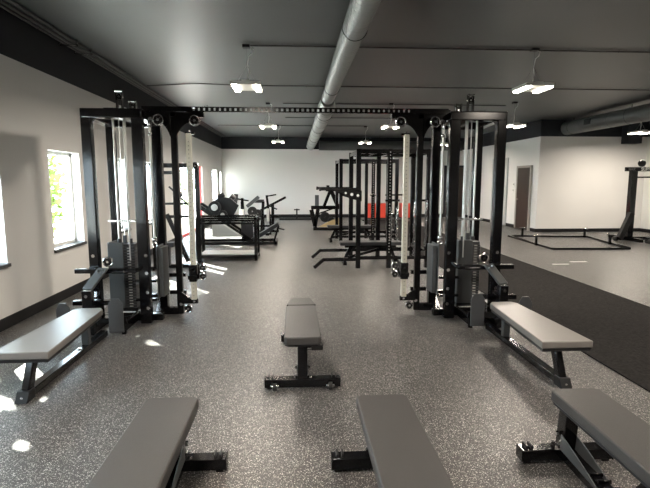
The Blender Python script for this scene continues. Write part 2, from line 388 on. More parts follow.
# ------------------------------------------------------------------ cable machine
def box_tube(name, a, b, w, h, par, mat=STEEL): return M().bar(a, b, w, h).build(name, mat, par, bevel=.006)
def bolt(m, p, ax, r=.016, l=.012, mi=0):
    p = Vector(p); return m.cyl(p, p + Vector(ax) * l, r, 6, mi)
def pulley(c, ax, r, par, name='pulley', w=.022):
    c = Vector(c); ax = Vector(ax)
    m = M().cyl(c - ax * w / 2, c + ax * w / 2, r * .78, 24).ring(c - ax * w * .35, ax, r, r * .15, 28, 8, 1).ring(c + ax * w * .35, ax, r, r * .15, 28, 8, 1)
    m.cyl(c - ax * w * .9, c + ax * w * .9, r * .28, 14, 1)
    for k in range(5):
        t = k * 2 * math.pi / 5; a = ax.orthogonal().normalized(); b = ax.cross(a)
        m.cyl(c - ax * w * .56 + (a * math.cos(t) + b * math.sin(t)) * r * .52, c + ax * w * .56 + (a * math.cos(t) + b * math.sin(t)) * r * .52, r * .13, 10, 2)
    return m.build(name, [STEEL, CHROME, STEELM], par, bevel=0)

def tower(s, label):
    X = lambda a: .04 + s * a
    T = thing('cable_tower', label, 'cable machine', (X(2.0), 5.9, 0))
    W = .1
    ZT = 2.37
    # uprights
    for a, y, z in ((2.28, 5.45, ZT), (1.745, 5.45, ZT), (2.40, 6.45, ZT), (1.665, 5.90, 2.385), (1.83, 6.45, ZT)):
        w = {1.745: .12, 1.665: .095}.get(a, .105)
        M().box(X(a) - w / 2, X(a) + w / 2, y - .045, y + .045, 0.0, z).build('upright', STEEL, T, bevel=.008)
    # top frame
    m = M().box(X(1.685), X(2.315), 5.40, 5.50, ZT - .1, ZT)
    m.build('top_rail', STEEL, T, bevel=.012)
    M().bar((X(2.28), 5.5, ZT - .045), (X(2.40), 6.45, ZT - .045), .09, .09).build('top_rail', STEEL, T, bevel=.008)
    M().bar((X(1.735), 5.5, ZT - .045), (X(1.83), 6.45, ZT - .045), .08, .09).build('top_rail', STEEL, T, bevel=.008)
    M().box(X(1.8), X(2.44), 6.41, 6.49, ZT - .09, ZT).build('top_rail', STEEL, T, bevel=.008)
    M().box(X(1.97), X(2.12), 5.5, 6.41, ZT - .05, ZT + .02).build('pulley_mount_rail', STEEL, T, bevel=.006)
    # rounded corner gussets under the top front rail
    for a, sg in ((2.23, -1), (1.76, 1)):
        pts = [(X(a), ZT - .09), (X(a + sg * .09), ZT - .09)] + [(X(a + sg * (.09 - .09 * math.sin(t))), ZT - .18 + .09 * math.cos(t)) for t in [i * math.pi / 16 for i in range(1, 8)]] + [(X(a), ZT - .18)]
        M().prism(pts, 'y', 5.43, 5.47).build('corner_gusset', STEEL, T, bevel=0)
    # feet rails on the floor
    M().box(X(1.59), X(2.33), 5.52, 5.6, .0, .08).build('base_rail', STEEL, T, bevel=.006)
    M().bar((X(1.66), 5.62, .04), (X(1.83), 6.41, .04), .08, .08).build('base_rail', STEEL, T, bevel=.006)
    M().box(X(1.8), X(2.44), 6.5, 6.58, .0, .08).build('base_rail', STEEL, T, bevel=.006)
    M().bar((X(2.28), 5.6, .04), (X(2.40), 6.41, .04), .08, .08).build('base_rail', STEEL, T, bevel=.006)
    # weight stack
    M().box(X(1.9), X(2.2), 5.63, 5.87, .085, .125).build('stack_base', STEELM, T)
    st = M().box(X(1.925), X(2.175), 5.66, 5.84, .845, .875).cyl((X(1.985), 5.75, .875), (X(1.985), 5.75, .93), .022, 12).cyl((X(2.115), 5.75, .875), (X(2.115), 5.75, .93), .022, 12) \
        .box(X(2.03), X(2.07), 5.73, 5.77, .875, .97).build('weight_stack', PLATE, T, bevel=.004)
    n = 22; hz = (.845 - .125) / n
    p0 = None
    for k in range(n):
        if p0 is None:
            p0 = M().box(X(1.92), X(2.18), 5.655, 5.845, .126, .126 + hz - .004).box(X(2.05) + .05, X(2.05) + .09, 5.645, 5.656, .126 + hz * .3, .126 + hz * .6, 1).build('weight_plate', [PLATE, ROD], st, bevel=.003)
        else:
            c = p0.copy(); COL.objects.link(c); c.parent = st; c.location = (0, 0, k * hz)
    M().cyl((X(2.05) + .07, 5.60, .6), (X(2.05) + .07, 5.66, .6), .008, 8).ball((X(2.05) + .07, 5.59, .6), .016).build('selector_pin', CHROME, st, bevel=0)
    M().box(X(2.05) - .15, X(2.05) + .02, 5.61, 5.635, .13, .9).box(X(2.05) - .155, X(2.05) - .14, 5.61, 5.88, .13, .9).build('stack_cover', GREYST, T, bevel=.006)
    # guide rods and cables
    for a in (1.985, 2.115): M().cyl((X(a), 5.75, .1), (X(a), 5.75, ZT - .03), .0115, 14).build('guide_rod', ROD, T, bevel=0)
    M().cyl((X(2.05), 5.75, .95), (X(2.05), 5.75, ZT), .006, 8).build('cable', ROD, T, bevel=0)
    M().cyl((X(1.935), 5.56, .7), (X(1.935), 5.56, ZT - .03), .008, 10).cyl((X(1.935), 5.56, 1.25), (X(1.935), 5.56, 1.32), .02, 10).build('guide_rod', ROD, T, bevel=0)
    M().box(X(1.86), X(2.16), 5.56, 5.60, 1.14, 1.165).build('rod_bridge', CHROME, T)
    # pulley brackets on top
    for a, y, h in ((2.06, 5.85, .26), (1.88, 5.75, .13)):
        br = M().box(X(a) - .035, X(a) - .025, y - .035, y + .035, ZT, ZT + h).box(X(a) + .025, X(a) + .035, y - .035, y + .035, ZT, ZT + h).box(X(a) - .04, X(a) + .04, y - .05, y + .05, ZT - .0, ZT + .02).build('pulley_bracket', STEEL, T, bevel=.002)
        pulley((X(a), y, ZT + h - .07), (0, 1, 0), .035, br)
        m = M(); bolt(m, (X(a) - .04, y - .03, ZT + h - .015), (1, 0, 0), .010, .08); m.build('bolt', CHROME, br, bevel=0)
    M().bar((X(1.88), 5.75, ZT + .03), (X(2.06), 5.85, ZT + .05), .03, .03).build('pulley_link', STEEL, T)
    # guard bar round the front and its stubs on the outer upright
    M().tube([(X(1.76), 5.42, .66), (X(1.80), 5.36, .62), (X(1.92), 5.3, .615), (X(2.14), 5.3, .615)], .02, 10).build('guard_bar', STEEL, T, bevel=0)
    M().box(X(1.8), X(2.45), 5.30, 5.38, .60, .65).build('outrigger_arm', STEEL, T, bevel=.006)
    M().box(X(2.02), X(2.43), 5.16, 5.24, .28, .33).build('outrigger_arm', STEEL, T, bevel=.006)
    M().box(X(2.24), X(2.32), 5.2, 5.41, .27, .34).build('arm_bracket', STEEL, T, bevel=.006)
    M().box(X(2.24), X(2.32), 5.36, 5.41, .59, .66).build('arm_bracket', STEEL, T, bevel=.006)
    # low pulley neck plate
    pl = M().bar((X(2.12), 5.25, .665), (X(2.205), 5.02, .485), .12, .028).build('neck_plate', GREYST, T, bevel=.008)
    M().ring((X(2.13), 5.2, .648), (0, -.55, .83), .026, .006, 18, 6).build('carabiner', CHROME, pl, bevel=0)
    M().box(X(2.16), X(2.26), 5.0, 5.08, 0.0, .47).build('low_post', STEEL, T, bevel=.006)
    M().bar((X(2.2), 5.04, .04), (X(2.2), 5.55, .04), .07, .07).build('base_rail', STEEL, T, bevel=.006)
    pulley((X(2.11), 5.36, .72), (0, 1, 0), .05, T)
    # foot plates
    for a, w, z0, z1 in ((1.92, .15, .03, .39), (2.45, .14, .13, .35)):
        pts = [(X(a) - w / 2, z0), (X(a) + w / 2, z0), (X(a) + w / 2, z1 - .06), (X(a) + w / 4, z1), (X(a) - w / 4, z1), (X(a) - w / 2, z1 - .06)]
        M().prism(pts, 'y', 4.99, 5.006).build('foot_plate', TREAD, T, bevel=.003)
    M().box(X(1.82), X(2.53), 5.01, 5.06, .12, .18).build('foot_bar', STEEL, T, bevel=.004)
    M().box(X(1.84), X(1.88), 5.06, 5.52, .03, .12).box(X(1.84), X(1.88), 5.02, 5.06, .0, .12).build('foot_bar_brace', STEEL, T)
    # inner station: edge-on stack with cover, cable and stopper ball
    s2 = M().box(X(1.57), X(1.62), 5.56, 5.80, .27, .84).box(X(1.63), X(1.64), 5.54, 5.82, .25, .86).build('stack_cover', GREYST, T, bevel=.004)
    M().cyl((X(1.665), 5.60, .9), (X(1.665), 5.60, 2.28), .0125, 10).build('cable', ROD, T, bevel=0)
    M().ball((X(1.665), 5.60, 2.12), .022).build('cable_stopper', CHROME, T, bevel=0)
    M().ball((X(1.665), 5.60, .93), .03).build('cable_stopper', CHROME, T, bevel=0)
    M().ring((X(1.665), 5.60, .87), (0, 1, 0), .025, .007).build('cable_ring', CHROME, T, bevel=0)
    for zz in (.18, .36, .58, .78):
        m = M(); bolt(m, (X(1.71), 5.405, zz), (0, -1, 0), .02, .015)
        if zz in (.36, .78): bolt(m, (X(2.28), 5.405, zz), (0, -1, 0), .02, .015)
        m.build('bolt', CHROME, T, bevel=0)
    m = M(); bolt(m, (X(2.21), 5.0, .42), (0, -1, 0), .018, .015); bolt(m, (X(1.56), 5.80, .05), (0, -1, 0), .018, .012); m.build('bolt', CHROME, T, bevel=0)
    for zz in (.2, .42):
        M().box(X(1.42), X(1.62), 5.98, 6.03, zz, zz + .045).build('inner_brace', STEEL, T)
        M().box(X(1.66), X(1.9), 5.56, 5.6, zz + .02, zz + .05).build('stack_brace', STEEL, T)
    # crossover post on the inner side
    M().box(X(1.45) - .036, X(1.45) + .036, 5.78, 5.845, 0, 2.39).build('crossover_post', STEEL, T, bevel=.008)
    M().box(X(1.475), X(1.64), 5.77, 5.84, 0, .085).build('base_rail', STEEL, T, bevel=.006)
    M().box(X(1.1), X(1.75), 5.78, 5.84, 2.33, 2.39).build('top_rail', STEEL, T, bevel=.006)
    def arch(a0, a1):
        pts = [(X(a0), 2.335), (X(a1), 2.335), (X(a1), 2.27)] + [(X(a1 + (a0 - a1) * (i / 10)), 2.27 - .17 * ((i / 10) ** 3.2)) for i in range(1, 11)]
        M().prism(pts, 'y', 5.765, 5.785).build('arched_gusset', STEEL, T, bevel=0)
    arch(1.42, 1.19); arch(1.48, 1.66)
    pulley((X(1.19), 5.72, 2.285), (0, 1, 0), .055, T); pulley((X(1.59), 5.68, 2.285), (0, 1, 0), .055, T); pulley((X(1.66), 5.6, 2.24), (1, 0, 0), .045, T)
    M().box(X(1.20), X(1.30), 5.70, 5.76, 2.13, 2.155).build('column_cap', STEEL, T)
    # perforated column with carriage
    cx = X(1.262)
    m = M().box(cx - .029, cx + .029, 5.68, 5.74, .2, 2.14)
    for k in range(40):
        zz = .25 + k * .046
        m.cyl((cx, 5.682, zz), (cx, 5.678, zz), .006, 10, 1)
    cl = m.build('perforated_column', [CREAM, HOLE], T, bevel=.003)
    ca = M().box(cx - .045, cx + .045, 5.66, 5.765, .42, .62).box(cx - .055, cx + .055, 5.65, 5.775, .45, .50).cyl((cx, 5.66, .56), (cx, 5.61, .56), .014, 12).build('carriage', STEEL, T, bevel=.004)
    for dz in (-.05, .05): pulley((X(1.15), 5.70, .53 + dz), (0, 1, 0), .04, ca)
    M().box(X(1.12), X(1.21), 5.715, 5.73, .44, .62).build('pulley_arm', STEEL, ca)
    pts = [(X(1.22), .15), (X(1.22), .2), (X(1.32), .22), (X(1.41), .29), (X(1.41), .15)]
    M().prism(pts, 'y', 5.69, 5.74).build('column_foot', STEEL, T, bevel=.002)
    m = M(); bolt(m, (X(1.26), 5.69, .18), (0, -1, 0), .014, .01); bolt(m, (X(1.43), 5.76, .13), (0, -1, 0), .02, .01); bolt(m, (X(1.25), 5.7, 2.16), (0, 0, 1), .014, .015); m.build('bolt', CHROME, T, bevel=0)
    pulley((X(1.335), 5.70, .09), (0, 1, 0), .045, T)
    return T
tower(-1, 'black multi-station cable tower by the windowed wall with weight stack')
tower(1, 'black multi-station cable tower beside the turf strip with weight stack')

t = thing('crossbeam', 'long perforated black crossbeam joining the two cable towers overhead', 'beam', (.04, 5.81, 2.4))
m = M().box(-1.76, 1.82, 5.785, 5.835, 2.392, 2.405).box(-1.76, 1.82, 5.785, 5.835, 2.437, 2.45)
x = -1.76
while x < 1.79:
    solid = .03 if abs(x - .04) < 1.3 else .06
    m.box(x, x + solid, 5.785, 5.79, 2.405, 2.437).box(x, x + solid, 5.83, 5.835, 2.405, 2.437); x += .06
m.build('perforated_tube', STEEL, t, bevel=0)
for a in (-1.05, -1.02, 1.1, 1.13): bolt(M(), (a, 5.81, 2.45), (0, 0, 1), .012, .018).build('bolt', CHROME, t, bevel=0)

# low row benches in front of each tower
def row_bench(s, label):
    X = lambda a: .04 + s * a
    T = thing('row_bench', label, 'bench', (X(2.05), 4.2, 0), 'low row benches of the cable towers')
    def padpts(g):
        return [(X(2.04 - .21 + g), 3.45 + g), (X(2.04 + .195 - g), 3.45 + g), (X(2.04 + .14 - g), 4.62 - g), (X(2.04 + .10 - g), 4.68 - g), (X(2.04 - .10 + g), 4.68 - g), (X(2.04 - .14 + g), 4.62 - g)]
    pd = M().prism(padpts(0), 'z', .325, .38).build('pad', VINYLR, T, bevel=.007)
    M().prism(padpts(.01), 'z', .298, .325).build('pad_board', VSIDE, T, bevel=.002)
    M().box(X(2.04 - .04), X(2.04 + .04), 3.6, 4.6, .27, .298).build('pad_rail', STEEL, T)
    M().bar((X(2.04), 3.53, .06), (X(2.02), 3.60, .30), .075, .06, up=(1, 0, 0)).build('support_post', STEEL, T, bevel=.01)
    M().bar((X(2.04), 4.55, .06), (X(2.04), 4.55, .29), .07, .06).build('support_post', GREYST, T, bevel=.008)
    M().box(X(2.04 - .035), X(2.04 + .035), 3.5, 4.98, 0.006, .065).build('floor_rail', STEEL, T, bevel=.006)
    M().prism([(3.43, 0), (3.55, 0), (3.55, .075), (3.47, .075)], 'x', X(2.04) - .045, X(2.04) + .045).build('rubber_foot', STEELM, T, bevel=.004)
    m = M(); bolt(m, (X(2.04), 3.455, .035), (0, -1, 0), .01, .01); bolt(m, (X(2.04), 4.4, .065), (0, 0, 1), .018, .01); m.build('bolt', CHROME, T, bevel=0)
    return T
row_bench(-1, 'long low grey bench on a floor rail in front of the left cable tower')
row_bench(1, 'long low grey bench on a floor rail in front of the right cable tower')

# ------------------------------------------------------------------ adjustable benches (origin: centre of the wheeled foot bar on the floor, pad towards +Y)
def adj_bench(front=False):
    HB = .265 if front else .29
    T = thing('weight_bench', 'x', 'bench', (0, 0, 0), 'adjustable weight benches')
    T['_o'] = (0, 0, 0)
    def rr(x0, x1, y0, y1, c, x2=None, x3=None):
        x2 = x0 if x2 is None else x2; x3 = x1 if x3 is None else x3
        return [(x0 + c, y0), (x1 - c, y0), (x1, y0 + c), (x3, y1 - c), (x3 - c, y1), (x2 + c, y1), (x2, y1 - c), (x0, y0 + c)]
    A = .05 if front else -.16; SH = .26 if front else 0
    M().prism(rr(-.138, .138, A, .775 + SH, .022), 'z', .395, .455).build('back_pad', VINYL, T, bevel=.007)
    M().prism([(x * .96, y) for x, y in rr(-.138, .138, A + .015, .765 + SH, .022)], 'z', .38, .395).build('pad_board', VSIDE, T, bevel=.002)
    M().prism(rr(-.138, .138, .79 + SH, 1.07 + SH, .02, -.098, .098), 'z', .395, .455).build('seat_pad', VINYL, T, bevel=.007)
    M().prism([(x * .95, y) for x, y in rr(-.138, .138, .8 + SH, 1.06 + SH, .02, -.098, .098)], 'z', .38, .395).build('pad_board', VSIDE, T, bevel=.002)
    M().box(-.035, .035, A + .1, 1.0 + SH, .33, .38).build('pad_rail', STEEL, T, bevel=.005)
    M().box(-HB, HB, -.038, .038, .015, .08).box(-HB - .004, -HB + .002, -.04, .04, .011, .084).box(HB - .002, HB + .004, -.04, .04, .011, .084).build('foot_bar', STEEL, T, bevel=.005)
    M().box(-.2, .2, 1.06, 1.14, .006, .075).build('foot_bar', STEEL, T, bevel=.005)
    M().bar((0, .0, .05), (0, 1.1, .04), .075, .06).build('base_rail', STEEL, T, bevel=.005)
    M().bar((0, .0, .08), (0, .03, .35), .085, .075, up=(1, 0, 0)).build('post', STEEL, T, bevel=.006)
    M().bar((0, .85, .06), (0, .8, .36), .06, .06, up=(1, 0, 0)).build('post', STEEL, T, bevel=.006)
    pts = [(.03, .08), (.42, .06), (.30, .10), (.12, .15), (.03, .17)]
    M().prism(pts, 'x', -.045, -.039).prism(pts, 'x', .039, .045).build('gusset_plate', GREYST, T, bevel=.001)
    zl = -.02 if front else 0
    m = M().bar((0, .25, .09 + zl), (0, .62, .2 + zl * 5), .05, .03)
    for k in range(5): m.bar((-.035, .3 + k * .07, .115 + zl + k * (.021 + zl * .7)), (.035, .3 + k * .07, .115 + zl + k * (.021 + zl * .7)), .01, .02)
    m.build('ladder_bracket', STEEL, T, bevel=.002)
    M().bar((0, .6, .19), (0, .72, .36), .04, .04).build('adjuster_strut', STEEL, T)
    if not front: M().cyl((.03, .02, .31), (.16, .02, .31), .014, 12).cyl((.07, .02, .31), (.16, .02, .31), .019, 12, 1).build('pull_handle', [CHROME, RUBBER], T, bevel=0)
    for sx in (-1, 1):
        M().cyl((sx * (HB - .075) - .014, -.055, .03), (sx * (HB - .075) + .014, -.055, .03), .03, 20).cyl((sx * (HB - .075) - .03, -.055, .035), (sx * (HB - .075) + .03, -.055, .035), .011, 10, 1).build('wheel', [RUBBER, CHROME], T, bevel=.003)
        M().box(sx * (HB - .035) - .02, sx * (HB - .035) + .02, -.03, .03, .0, .015).build('rubber_foot', STEELM, T, bevel=.002)
        M().box(sx * (HB - .06) - .006, sx * (HB - .06) + .006, -.03, .03, .08, .102).build('wheel_bracket', STEELM, T, bevel=.002)
        M().box(sx * (HB - .03) - .006, sx * (HB - .03) + .006, -.03, .03, .08, .102).build('wheel_bracket', STEELM, T, bevel=.002)
    m = M()
    for sx in (-1, 1):
        bolt(m, (sx * .045, -.0, .16), (sx, 0, 0), .014, .014); bolt(m, (sx * .06, -.02, .09), (0, 0, 1), .012, .012)
    m.build('bolt', CHROME, T, bevel=0)
    return T
ab = adj_bench()
ab.location = (.04, 3.6, 0); ab['label'] = 'grey padded bench on black base standing alone between the cable towers'
fb = adj_bench(True)
for i, (x, y, rz, lb) in enumerate(((-.665, 2.545, 180, 'grey padded bench at the front left edge of the view, foot bar showing right'), (.452, 2.51, 180, 'grey padded bench at the bottom middle of the view, foot bar showing left'),
                     (1.54, 2.525, 179, 'grey padded bench at the bottom right, in front of the low row bench'))):
    c = fb if i == 0 else dup(fb)
    c.location = (x, y, 0); c['label'] = lb; c.rotation_euler = (0, 0, R(rz))

# ------------------------------------------------------------------ power racks
def rack(X0, xs, Y0, Y1, H, label, jam=True, feet=True, dots=True):
    T = thing('power_rack', label, 'power rack', (xs[0], (Y0 + Y1) / 2, 0), 'power racks behind the cable machine')
    w = .085
    for x in xs:
        for y in (Y0, Y1):
            m = M().box(x - w / 2, x + w / 2, y - w / 2, y + w / 2, 0, H)
            for k in range(34):
                zz = .3 + k * .055
                if zz < H - .05 and x == xs[1] and y == Y0: m.cyl((x, y - w / 2 - .001, zz), (x, y - w / 2 + .002, zz), .0085, 8, 1)
            m.build('upright', [STEEL, ROD if x != xs[0] else STEELM], T, bevel=.004)
    for y in (Y0, Y1):
        M().box(xs[0], xs[-1], y - .035, y + .035, H - .08, H - .005).build('top_beam', STEEL, T)
        M().box(xs[0], xs[-1], y - .03, y + .03, .14 if y == Y1 else .16, .22).build('base_beam', STEEL, T)
    for x in xs:
        M().box(x - .035, x + .035, Y0, Y1, H - .09, H - .02).build('cross_member', STEEL, T)
    M().box(xs[-1] - .035, xs[-1] + .035, Y0, Y1, .25, .32).build('cross_member', STEEL, T)
    M().cyl((xs[0] + .35, Y0, H - .05), (xs[0] + .35, Y1, H - .05), .018, 12).build('pull_up_bar', STEEL, T, bevel=0)
    if feet:
        for y in (Y0 - .0, Y1):
            M().bar((xs[0], y, .165), (X0 + .17, y, .165), .06, .06).bar((X0 + .19, y, .18), (X0, y, .015), .06, .06).build('front_foot', STEEL, T, bevel=.004)
            m = M()
            for k in range(5): bolt(m, (X0 + .25 + k * .1, y - .031, .165), (0, -1, 0), .008, .004)
            m.build('bolt', STEELM, T, bevel=0)
    if jam:
        for y in (Y0 - .08, Y1 - .08):
            a = M().box(X0 + .13, xs[0] + .02, y - .03, y + .03, 1.43, 1.48)
            a.prism([(xs[0] - .5, 1.43), (xs[0] - .3, 1.38), (xs[0] - .2, 1.30), (xs[0] - .0, 1.24), (xs[0] + .05, 1.24), (xs[0] + .05, 1.43)], 'y', y - .008, y + .008)
            jo = a.build('spotter_arm', STEEL, T, bevel=.003)
            m = M()
            for q, zc, rr in ((xs[0] - .24, 1.385, .02), (xs[0] - .13, 1.36, .028), (xs[0] - .02, 1.34, .024)): m.cyl((q, y - .012, zc), (q, y - .009, zc), rr, 18)
            m.build('lightening_hole', WALL, jo, bevel=0)
            M().cyl((X0 + .13, y, 1.455), (X0 + .09, y, 1.455), .035, 12).build('arm_end', STEELM, jo, bevel=0)
    for x in xs[1:]:
        m = M().cyl((x - (.09 if x == xs[1] else .3), Y0 - .08, 1.25), (x + .17, Y0 - .08, 1.25), .02, 12).bar((x, Y0 - .02, 1.25), (x, Y0 - .1, 1.25), .04, .04)
        m.build('storage_peg', STEEL, T, bevel=0)
    return T
rack(.32, (1.13, 1.70, 2.42), 8.75, 9.95, 2.17, 'nearest black power rack right of centre with two front feet and spotter arms')
rack(.5, (1.13, 1.95, 2.55), 12.2, 13.4, 2.15, 'farther black power rack standing behind the nearest one', jam=False, feet=False)

def flat_bench(x0, x1, y, label, z=.43):
    T = thing('flat_bench', label, 'bench', ((x0 + x1) / 2, y, 0), 'benches inside the power racks')
    M().box(x0, x1, y - .15, y + .15, z - .065, z).build('pad', VSIDE, T, bevel=.012)
    M().box(x0 + .1, x1 - .1, y - .035, y + .035, z - .12, z - .065).build('rail', STEEL, T)
    M().bar((x0 + .22, y, z - .1), (x0 + .08, y, .03), .06, .06).build('leg', STEEL, T)
    M().bar((x1 - .22, y, z - .1), (x1 - .1, y, .03), .06, .06).build('leg', STEEL, T)
    M().bar((x0 + .12, y, .1), (x1 - .3, y, z - .12), .05, .05).build('strut', STEEL, T)
    M().box(x0 + .05, x0 + .12, y - .25, y + .25, 0, .06).build('foot', STEEL, T)
    M().box(x1 - .12, x1 - .05, y - .25, y + .25, 0, .06).build('foot', STEEL, T)
flat_bench(.84, 2.05, 9.3, 'dark flat bench lying crosswise inside the nearest power rack')
flat_bench(.82, 2.1, 12.75, 'dark flat bench inside the farther power rack')
# chains
def chain(x, y, z0, z1, label):
    m = M(); n = int((z1 - z0) / .035)
    for k in range(n):
        c = (x + .008 * math.sin(k * .8), y, z1 - k * .035)
        m.ring(c, (1, .25, 0) if k % 2 else (.2, 1, 0), .019, .0055, 12, 6)
    tag(m.build('lifting_chain', CHROME, bevel=0, org=(x, y, z0)), label, 'chain', 'chains hanging on the power racks')
chain(1.72, 8.66, .48, 1.10, 'silver chain hanging on the middle upright of the nearest rack, left one')
chain(1.86, 8.8, .45, 1.10, 'silver chain on the middle upright of the nearest rack, right one')
chain(2.14, 8.63, .22, 1.24, 'silver chain hanging just left of the right crossover post')
chain(2.36, 8.635, .38, 1.24, 'silver chain hanging just right of the right crossover post')

# red boxes
def plyo(x0, x1, label):
    t = thing('plyo_box', label, 'box', ((x0 + x1) / 2, 20.4, 0), 'red boxes by the back wall')
    M().box(x0, x1, 20.1, 20.7, .06, .66).build('box_body', RED, t, bevel=.02)
    M().box(x0 + .02, x1 - .02, 20.12, 20.68, 0, .06).build('box_base', RUBBER, t)
plyo(3.0, 3.85, 'red cube box by the back wall seen through the power racks, left one')
plyo(4.45, 5.15, 'red cube box by the back wall beside the pale column, right one')
def wall_bar(x0, x1, y, label):
    t = thing('low_rail', label, 'rail', ((x0 + x1) / 2, y, 0), 'low rails at the back wall')
    M().box(x0, x1, y - .03, y + .03, 0.0, .05).box(x0, x1, y - .4, y - .34, 0, .05).build('floor_frame', STEELM, t)
    M().box((x0 + x1) / 2 - .03, (x0 + x1) / 2 + .03, y - .03, y + .03, .05, .45).box((x0 + x1) / 2 - .12, (x0 + x1) / 2 + .12, y - .02, y + .02, .38, .43).build('post', STEELM, t)
wall_bar(-.7, .75, 20.3, 'low dark frame with a short post at the back wall centre')

# ------------------------------------------------------------------ plate-loaded machines at the back right of centre
def disc(m, c, ax, r, w=.04, mi=0):
    c = Vector(c); ax = Vector(ax).normalized(); m.cyl(c - ax * w / 2, c + ax * w / 2, r, 28, mi); m.ring(c - ax * w * .5, ax, r * .86, w * .22, 28, 6, mi); m.cyl(c - ax * w * .7, c + ax * w * .7, r * .16, 14, 1 if mi == 0 else mi)
t = thing('calf_machine', 'black plate-loaded machine with tan deck left of the far power rack', 'exercise machine', (.95, 16, 0))
M().box(.49, 1.5, 15.95, 16.05, .67, .79).build('beam', STEEL, t)
M().box(.62, .75, 15.96, 16.04, .79, 1.14).build('grip_post', GREYST, t, bevel=.01)
M().bar((.50, 16, .66), (.62, 16, .12), .12, .14).bar((.62, 16, .1), (.72, 16, .68), .12, .12).build('leg', STEEL, t)
M().bar((1.36, 16, .05), (1.30, 16, .7), .06, .06).build('leg', STEEL, t)
M().bar((.66, 16, .5), (1.25, 16, .70), .05, .04).build('brace', STEEL, t)
M().bar((.92, 16, .76), (1.13, 16, 1.3), .1, .1).bar((1.38, 16, .76), (1.15, 16, 1.3), .13, .13).build('a_frame', STEEL, t)
M().box(.98, 1.5, 15.9, 16.1, 1.26, 1.36).box(1.0, 1.1, 15.95, 16.05, 1.36, 1.46).build('head_bracket', STEEL, t)
M().prism([(.72, .12), (1.45, .12), (1.45, .42), (1.2, .35), (.95, .24)], 'y', 15.6, 15.64).build('deck_panel', PLY, t)
M().box(.55, 1.55, 15.65, 15.95, 0, .1).build('base', STEEL, t)
m = M(); disc(m, (.95, 15.85, .42), (0, 1, 0), .17); disc(m, (1.15, 15.8, .30), (0, 1, 0), .12); m.build('loaded_plate', [STEELM, CHROME], t, bevel=0)

# ------------------------------------------------------------------ left cluster
t = thing('steel_table_frame', 'black open steel frame with pale deck behind the left cable tower', 'storage frame', (-1.35, 10, 0))
for x in (-1.98, -.82):
    for y in (9.72, 10.35):
        M().box(x - .03, x + .03, y - .03, y + .03, 0, .88).build('leg', STEEL, t)
for y in (9.72, 10.35):
    M().box(-2.0, -.8, y - .03, y + .03, .84, .88).build('top_rail', STEEL, t)
    M().box(-2.0, -.8, y - .025, y + .025, .74, .785).build('top_rail', STEEL, t)
    M().box(-2.0, -.8, y - .03, y + .03, .06, .12).build('lower_rail', STEEL, t)
for x in (-1.98, -.82):
    M().box(x - .025, x + .025, 9.72, 10.35, .82, .87).build('side_rail', STEEL, t)
    M().box(x - .025, x + .025, 9.72, 10.35, .06, .11).build('side_rail', STEEL, t)
M().box(-1.95, -.85, 9.75, 10.32, .115, .135).build('deck', SHINE, t)

t = thing('leg_press', 'black forty-five degree leg press with loaded plates left of centre', 'exercise machine', (-1.4, 12.3, 0))
M().box(-2.4, -.5, 12.0, 12.08, .02, .1).box(-2.4, -.5, 12.6, 12.68, .02, .1).box(-.55, -.48, 12.0, 12.68, .02, .1).build('base_frame', STEEL, t)
M().bar((-2.45, 12.1, 1.02), (-1.1, 12.1, .08), .08, .1).bar((-2.45, 12.6, 1.02), (-1.1, 12.6, .08), .08, .1).build('guide_rail', STEEL, t)
M().bar((-2.1, 12.04, .74), (-1.35, 12.04, .22), .035, .035).build('slide_rod', ROD, t)
M().prism([(-2.3, .86), (-1.95, .70), (-1.62, .62), (-1.42, 1.0), (-1.62, 1.18), (-1.88, 1.22), (-2.1, 1.02)], 'y', 12.05, 12.12).build('carriage', STEELM, t)
M().bar((-1.15, 12.35, .1), (-.45, 12.35, .52), .42, .09).build('back_pad', VSIDE, t, bevel=.01)
M().bar((-1.26, 12.35, .62), (-1.24, 12.35, .14), .3, .12).build('seat_pad', VSIDE, t, bevel=.01)
M().bar((-.45, 12.3, .46), (-.58, 12.3, .05), .05, .05).bar((-.50, 12.2, .42), (-.3, 12.2, .38), .03, .03).build('pad_support', STEEL, t)
m = M(); disc(m, (-1.99, 11.95, .96), (0, 1, 0), .15, .07); disc(m, (-1.80, 11.95, .78), (0, 1, 0), .11, .06); m.build('weight_plate', [STEELM, CHROME], t, bevel=0)
M().cyl((-1.99, 11.91, .96), (-1.99, 11.88, .96), .08, 20).cyl((-1.80, 11.92, .78), (-1.80, 11.90, .78), .05, 20).build('plate_hub', SHINE, t, bevel=0)
M().cyl((-1.92, 12.1, 1.20), (-1.78, 12.1, 1.27), .06, 12).cyl((-1.66, 12.4, 1.22), (-1.56, 12.4, 1.14), .08, 12).build('shoulder_roller', VSIDE, t, bevel=0)
M().box(-2.2, -1.3, 12.7, 12.74, .15, .62).build('rear_panel', SHINE, t)

